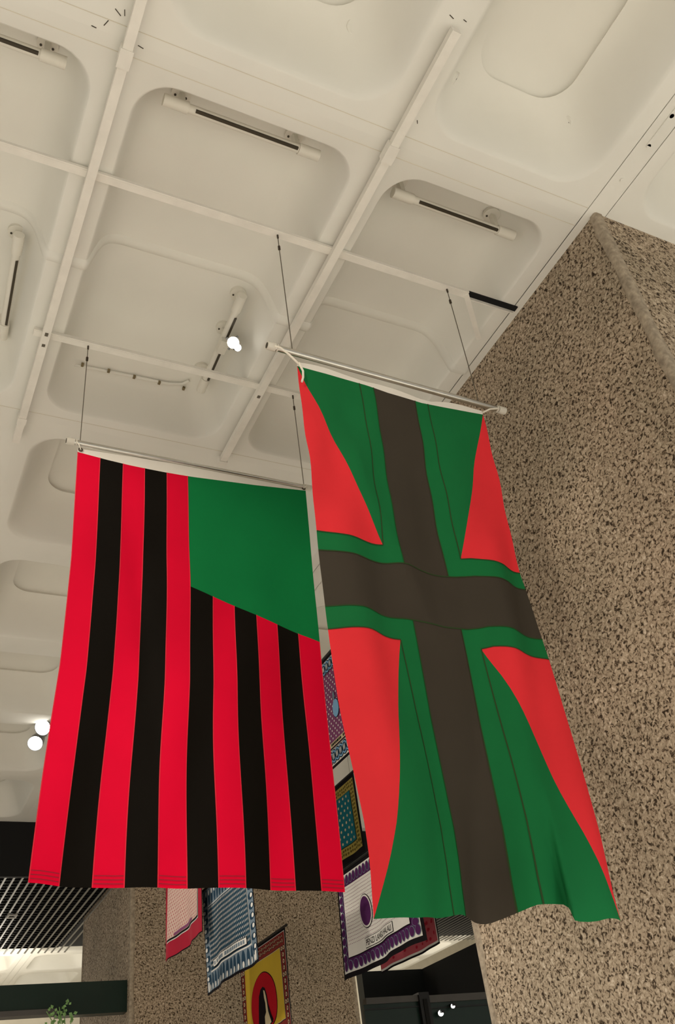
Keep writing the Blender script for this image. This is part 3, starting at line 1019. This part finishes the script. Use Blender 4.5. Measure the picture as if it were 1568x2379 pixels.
for k in range(12):
    v = 0.20 + 0.07 * k
    for side in (0.10, W - 0.10):
        for dx_ in ((-0.032, 0.032) if k % 4 == 0 else (0.0,)):
            fr_b.append(ell(side + dx_, v, 0.036, 0.032, 10))
            beads.append(ell(side + dx_, v, 0.028, 0.024, 10))
            beads_in.append(ell(side + dx_, v, 0.014, 0.012, 8))
put('bead_outline', fr_b, 'k_black', 3, False, True)
put('beads', beads, 'k_cream', 4, False, True)
put('bead_hearts', beads_in, 'k_brick', 5, False, True)
put('field_line', R4(0.17, 0.17, W - 0.17, H - 0.14), 'k_black', 3)
put('field_edge', R4(0.176, 0.176, W - 0.176, H - 0.146), 'k_cream', 4)
put('field', R4(0.182, 0.184, W - 0.182, H - 0.152), 'k_yellow', 5)
cu, cv = W * 0.50, H * 0.60
put('oval_line', ell(cu, cv, 0.345, 0.325, 36), 'k_black', 6)
put('red_oval', ell(cu, cv, 0.335, 0.315, 36), 'k_red', 7)
fig = [(cu - 0.16, cv + 0.29), (cu - 0.14, cv + 0.05), (cu - 0.12, cv - 0.08), (cu - 0.07, cv - 0.145), (cu, cv - 0.165), (cu + 0.06, cv - 0.14), (cu + 0.10, cv - 0.06), (cu + 0.13, cv + 0.10), (cu + 0.20, cv + 0.22), (cu + 0.12, cv + 0.285), (cu, cv + 0.305)]
put('figure_robe', fig, 'k_black', 8)
put('figure_face', [(cu + 0.02, cv - 0.125), (cu + 0.055, cv - 0.11), (cu + 0.08, cv - 0.05), (cu + 0.095, cv + 0.02), (cu + 0.11, cv + 0.12), (cu + 0.16, cv + 0.24), (cu + 0.10, cv + 0.27), (cu + 0.02, cv + 0.28), (cu + 0.02, cv + 0.16), (cu + 0.06, cv + 0.12), (cu + 0.055, cv + 0.02), (cu + 0.03, cv - 0.04)], 'k_cream', 9)
put('figure_line', [(cu + 0.115, cv + 0.06), (cu + 0.13, cv + 0.06), (cu + 0.20, cv + 0.25), (cu + 0.18, cv + 0.25)], 'k_black', 10)

# pink and red cloth by the pillar edge
t, K, put, W, H = kanga(3.5, 11.37, 10.0, 4.02, 5.10, 'red bordered cloth with a pale pink field just below the striped flag', 0.03, 0.6)
put('cloth', R4(0, 0, W, H), 'k_black', 0)
put('border', R4(0.012, 0, W - 0.012, H - 0.012), 'k_crimson', 1)
put('line', R4(0.12, 0.16, W - 0.12, H - 0.18), 'k_white', 2)
put('field_edge', R4(0.128, 0.168, W - 0.128, H - 0.19), 'k_black', 3)
put('field', R4(0.135, 0.18, W - 0.135, H - 0.21), 'k_pink', 4)
fl = []
for r_ in range(18):
    for c_ in range(22):
        u, v = 0.17 + 0.05 * c_ + (0.025 if r_ % 2 else 0), 0.22 + 0.037 * r_
        if u < W - 0.16:
            fl.append([(u, v - 0.013), (u + 0.012, v), (u, v + 0.013), (u - 0.006, v)])
put('flecks', fl, 'k_rose', 5, False, True)
put('text_strip', R4(0.36, H - 0.245, W - 0.36, H - 0.215), 'k_mauve', 6)

# mauve spotted cloth
t, K, put, W, H = kanga(3.74, 7.45, 6.05, 4.66, 5.72, 'mauve white-spotted cloth seen high between the two flags', 0.0, 0.0)
put('cloth', R4(0, 0, W, H), 'k_black', 0)
put('border', R4(0.02, 0.025, W - 0.02, H - 0.025), 'k_white', 1)
o1, o2, o3, o4 = [], [], [], []
for k in range(19):
    u = 0.06 + 0.071 * k
    for v in (0.095, H - 0.098):
        o1.append(ell(u, v, 0.052, 0.066, 18))
        o2.append(ell(u, v, 0.044, 0.058, 18))
        o3.append(ell(u, v, 0.030, 0.044, 14))
        o4.append(ell(u - 0.011, v, 0.007, 0.030, 8))
        o4.append(ell(u + 0.011, v, 0.007, 0.030, 8))
for i_, (pl_, mt) in enumerate(((o1, 'k_black'), (o2, 'k_sky'), (o3, 'k_navy'), (o4, 'k_white'))):
    put('ring_border', pl_, mt, 2 + i_, False, True)
put('field_line', R4(0.10, 0.165, W - 0.10, H - 0.165), 'k_black', 6)
put('field', R4(0.106, 0.172, W - 0.106, H - 0.172), 'k_mauve', 7)
sp = []
for r_ in range(20):
    for c_ in range(20):
        u, v = 0.13 + 0.062 * c_ + (0.031 if r_ % 2 else 0), 0.20 + 0.036 * r_
        if u < W - 0.12 and v < H - 0.23:
            sp.append(ell(u, v, 0.0095, 0.010, 7))
put('spots', sp, 'k_white', 8, False, True)
uc_ = 0.66
put('drop_line', ell(uc_, 0.57, 0.066, 0.092, 20), 'k_black', 9)
put('water_drop', ell(uc_, 0.57, 0.060, 0.086, 20), 'k_sky', 10)
put('drop_neck', ell(uc_ - 0.01, 0.445, 0.02, 0.045, 14), 'k_mist', 11)
put('text_strip', R4(0.36, H - 0.215, 1.0, H - 0.172), 'k_cream', 9)
gl = []
u = 0.40
while u < 0.95:
    w_ = rr.uniform(0.014, 0.03)
    gl.append(R4(u, H - 0.205, u + w_, H - 0.182))
    u += w_ + rr.choice((0.008, 0.008, 0.035))
put('worn_lettering', gl, 'k_black', 10, False)

# teal and yellow cloth
t, K, put, W, H = kanga(5.6, 11.45, 10.0, 4.91, 5.92, 'teal white-spotted cloth with a yellow border between the two flags', 0.02, 0.2)
put('cloth', R4(0, 0, W, H), 'k_black', 0)
put('border', R4(0.05, 0.045, W - 0.05, H - 0.075), 'k_olive', 1)
q1, q2 = [], []
for k in range(26):
    u = 0.08 + 0.052 * k
    for v in (0.085, 0.13, H - 0.115, H - 0.16):
        q1.append(ell(u + rr.uniform(-0.008, 0.008), v + rr.uniform(-0.008, 0.008), 0.019, 0.016, 9))
for k in range(14):
    v = 0.18 + 0.05 * k
    for uu in (0.09, W - 0.09, 0.13, W - 0.13):
        q1.append(ell(uu + rr.uniform(-0.008, 0.008), v, 0.019, 0.016, 9))
put('flowers', q1, 'k_olive2', 2, False, True)
put('field_line', R4(0.165, 0.17, W - 0.165, H - 0.20), 'k_black', 3)
put('field', R4(0.172, 0.176, W - 0.172, H - 0.206), 'k_teal', 4)
sp = []
for r_ in range(8):
    for c_ in range(12):
        u, v = 0.22 + 0.095 * c_ + (0.047 if r_ % 2 else 0), 0.215 + 0.078 * r_
        if u < W - 0.19 and v < H - 0.22:
            sp.append(ell(u, v, 0.018, 0.018, 9))
put('spots', sp, 'k_cream', 5, False, True)

# white and purple cloth with its sentence
t, K, put, W, H = kanga(4.95, 9.58, 7.92, 3.40, 4.47, 'white cloth with a purple bead border and a sentence along its lower edge', 0.04, 0.75)
put('cloth', R4(0, 0, W, H), 'k_black', 0)
put('border', R4(0.045, 0.035, W - 0.045, H - 0.05), 'k_white', 1)
put('inner_border', R4(0.11, 0.09, W - 0.11, H - 0.12), 'k_purple', 2)
p1, p2 = [], []
for k in range(19):
    u = 0.10 + 0.082 * k
    for v in (0.10, H - 0.115):
        p1.append(ell(u, v, 0.039, 0.052, 16))
        p2.append(ell(u, v, 0.033, 0.046, 16))
for k in range(9):
    v = 0.20 + 0.085 * k
    for uu in (0.10, W - 0.10):
        p1.append(ell(uu, v, 0.048, 0.042, 16))
        p2.append(ell(uu, v, 0.042, 0.036, 16))
put('bead_outline', p1, 'k_mist', 3, False, True)
put('beads', p2, 'k_purple', 4, False, True)
put('field_line', R4(0.165, 0.165, W - 0.165, H - 0.18), 'k_black', 5)
put('field', R4(0.17, 0.17, W - 0.17, H - 0.19), 'k_white', 6)
ds = []
for r_ in range(20):
    for c_ in range(46):
        u, v = 0.19 + 0.028 * c_ + (0.014 if r_ % 2 else 0), 0.195 + 0.035 * r_
        if u < W - 0.18 and v < H - 0.30:
            ds.append(R4(u, v, u + 0.011, v + 0.006))
put('dash_rows', ds, 'k_mauve', 7, False, True)
put('oval_line', ell(0.60, 0.52, 0.13, 0.17, 24), 'k_black', 8)
put('oval_edge', ell(0.60, 0.52, 0.122, 0.162, 24), 'k_white', 9)
put('oval', ell(0.60, 0.52, 0.105, 0.145, 24), 'k_purple', 10)
put('text_box', R4(0.50, H - 0.30, 1.16, H - 0.20), 'k_black', 8)
put('text_strip', R4(0.506, H - 0.294, 1.154, H - 0.206), 'k_white', 9)
cu_ = bpy.data.curves.new('sentence', 'FONT')
cu_.body = 'PENZI LANGU HALALI'
cu_.size = 0.075
to = bpy.data.objects.new('sentence', cu_)
COL.objects.link(to)
dg = bpy.context.evaluated_depsgraph_get()
tm = bpy.data.meshes.new_from_object(to.evaluated_get(dg))
bpy.data.objects.remove(to)
xs = [v.co.x for v in tm.vertices]
w_t = max(xs) - min(xs)
for v in tm.vertices:
    v.co = K(0.53 + (v.co.x - min(xs)) / w_t * 0.60, H - 0.222 - v.co.y * 1.1, 0.026)
tm.materials.clear()
link('lettering', tm, 'k_black', t)

# rose cloth behind it
t, K, put, W, H = kanga(5.6, 10.0, 8.66, 3.53, 4.55, 'rose red cloth with a white outline half hidden behind the white cloth', 0.02, 0.4)
put('cloth', R4(0, 0, W, H), 'k_black', 0)
put('line', R4(0.015, 0.02, W - 0.022, H - 0.02), 'k_white', 1)
put('field', R4(0.02, 0.03, W - 0.040, H - 0.04), 'k_rose', 2)
fl = []
for k in range(160):
    u, v = rr.uniform(0.06, W - 0.08), rr.uniform(0.08, H - 0.08)
    fl.append(ell(u, v, rr.uniform(0.015, 0.03), rr.uniform(0.012, 0.022), 7))
put('blossoms', fl, 'k_pink' if False else 'k_crimson', 3, False, True)
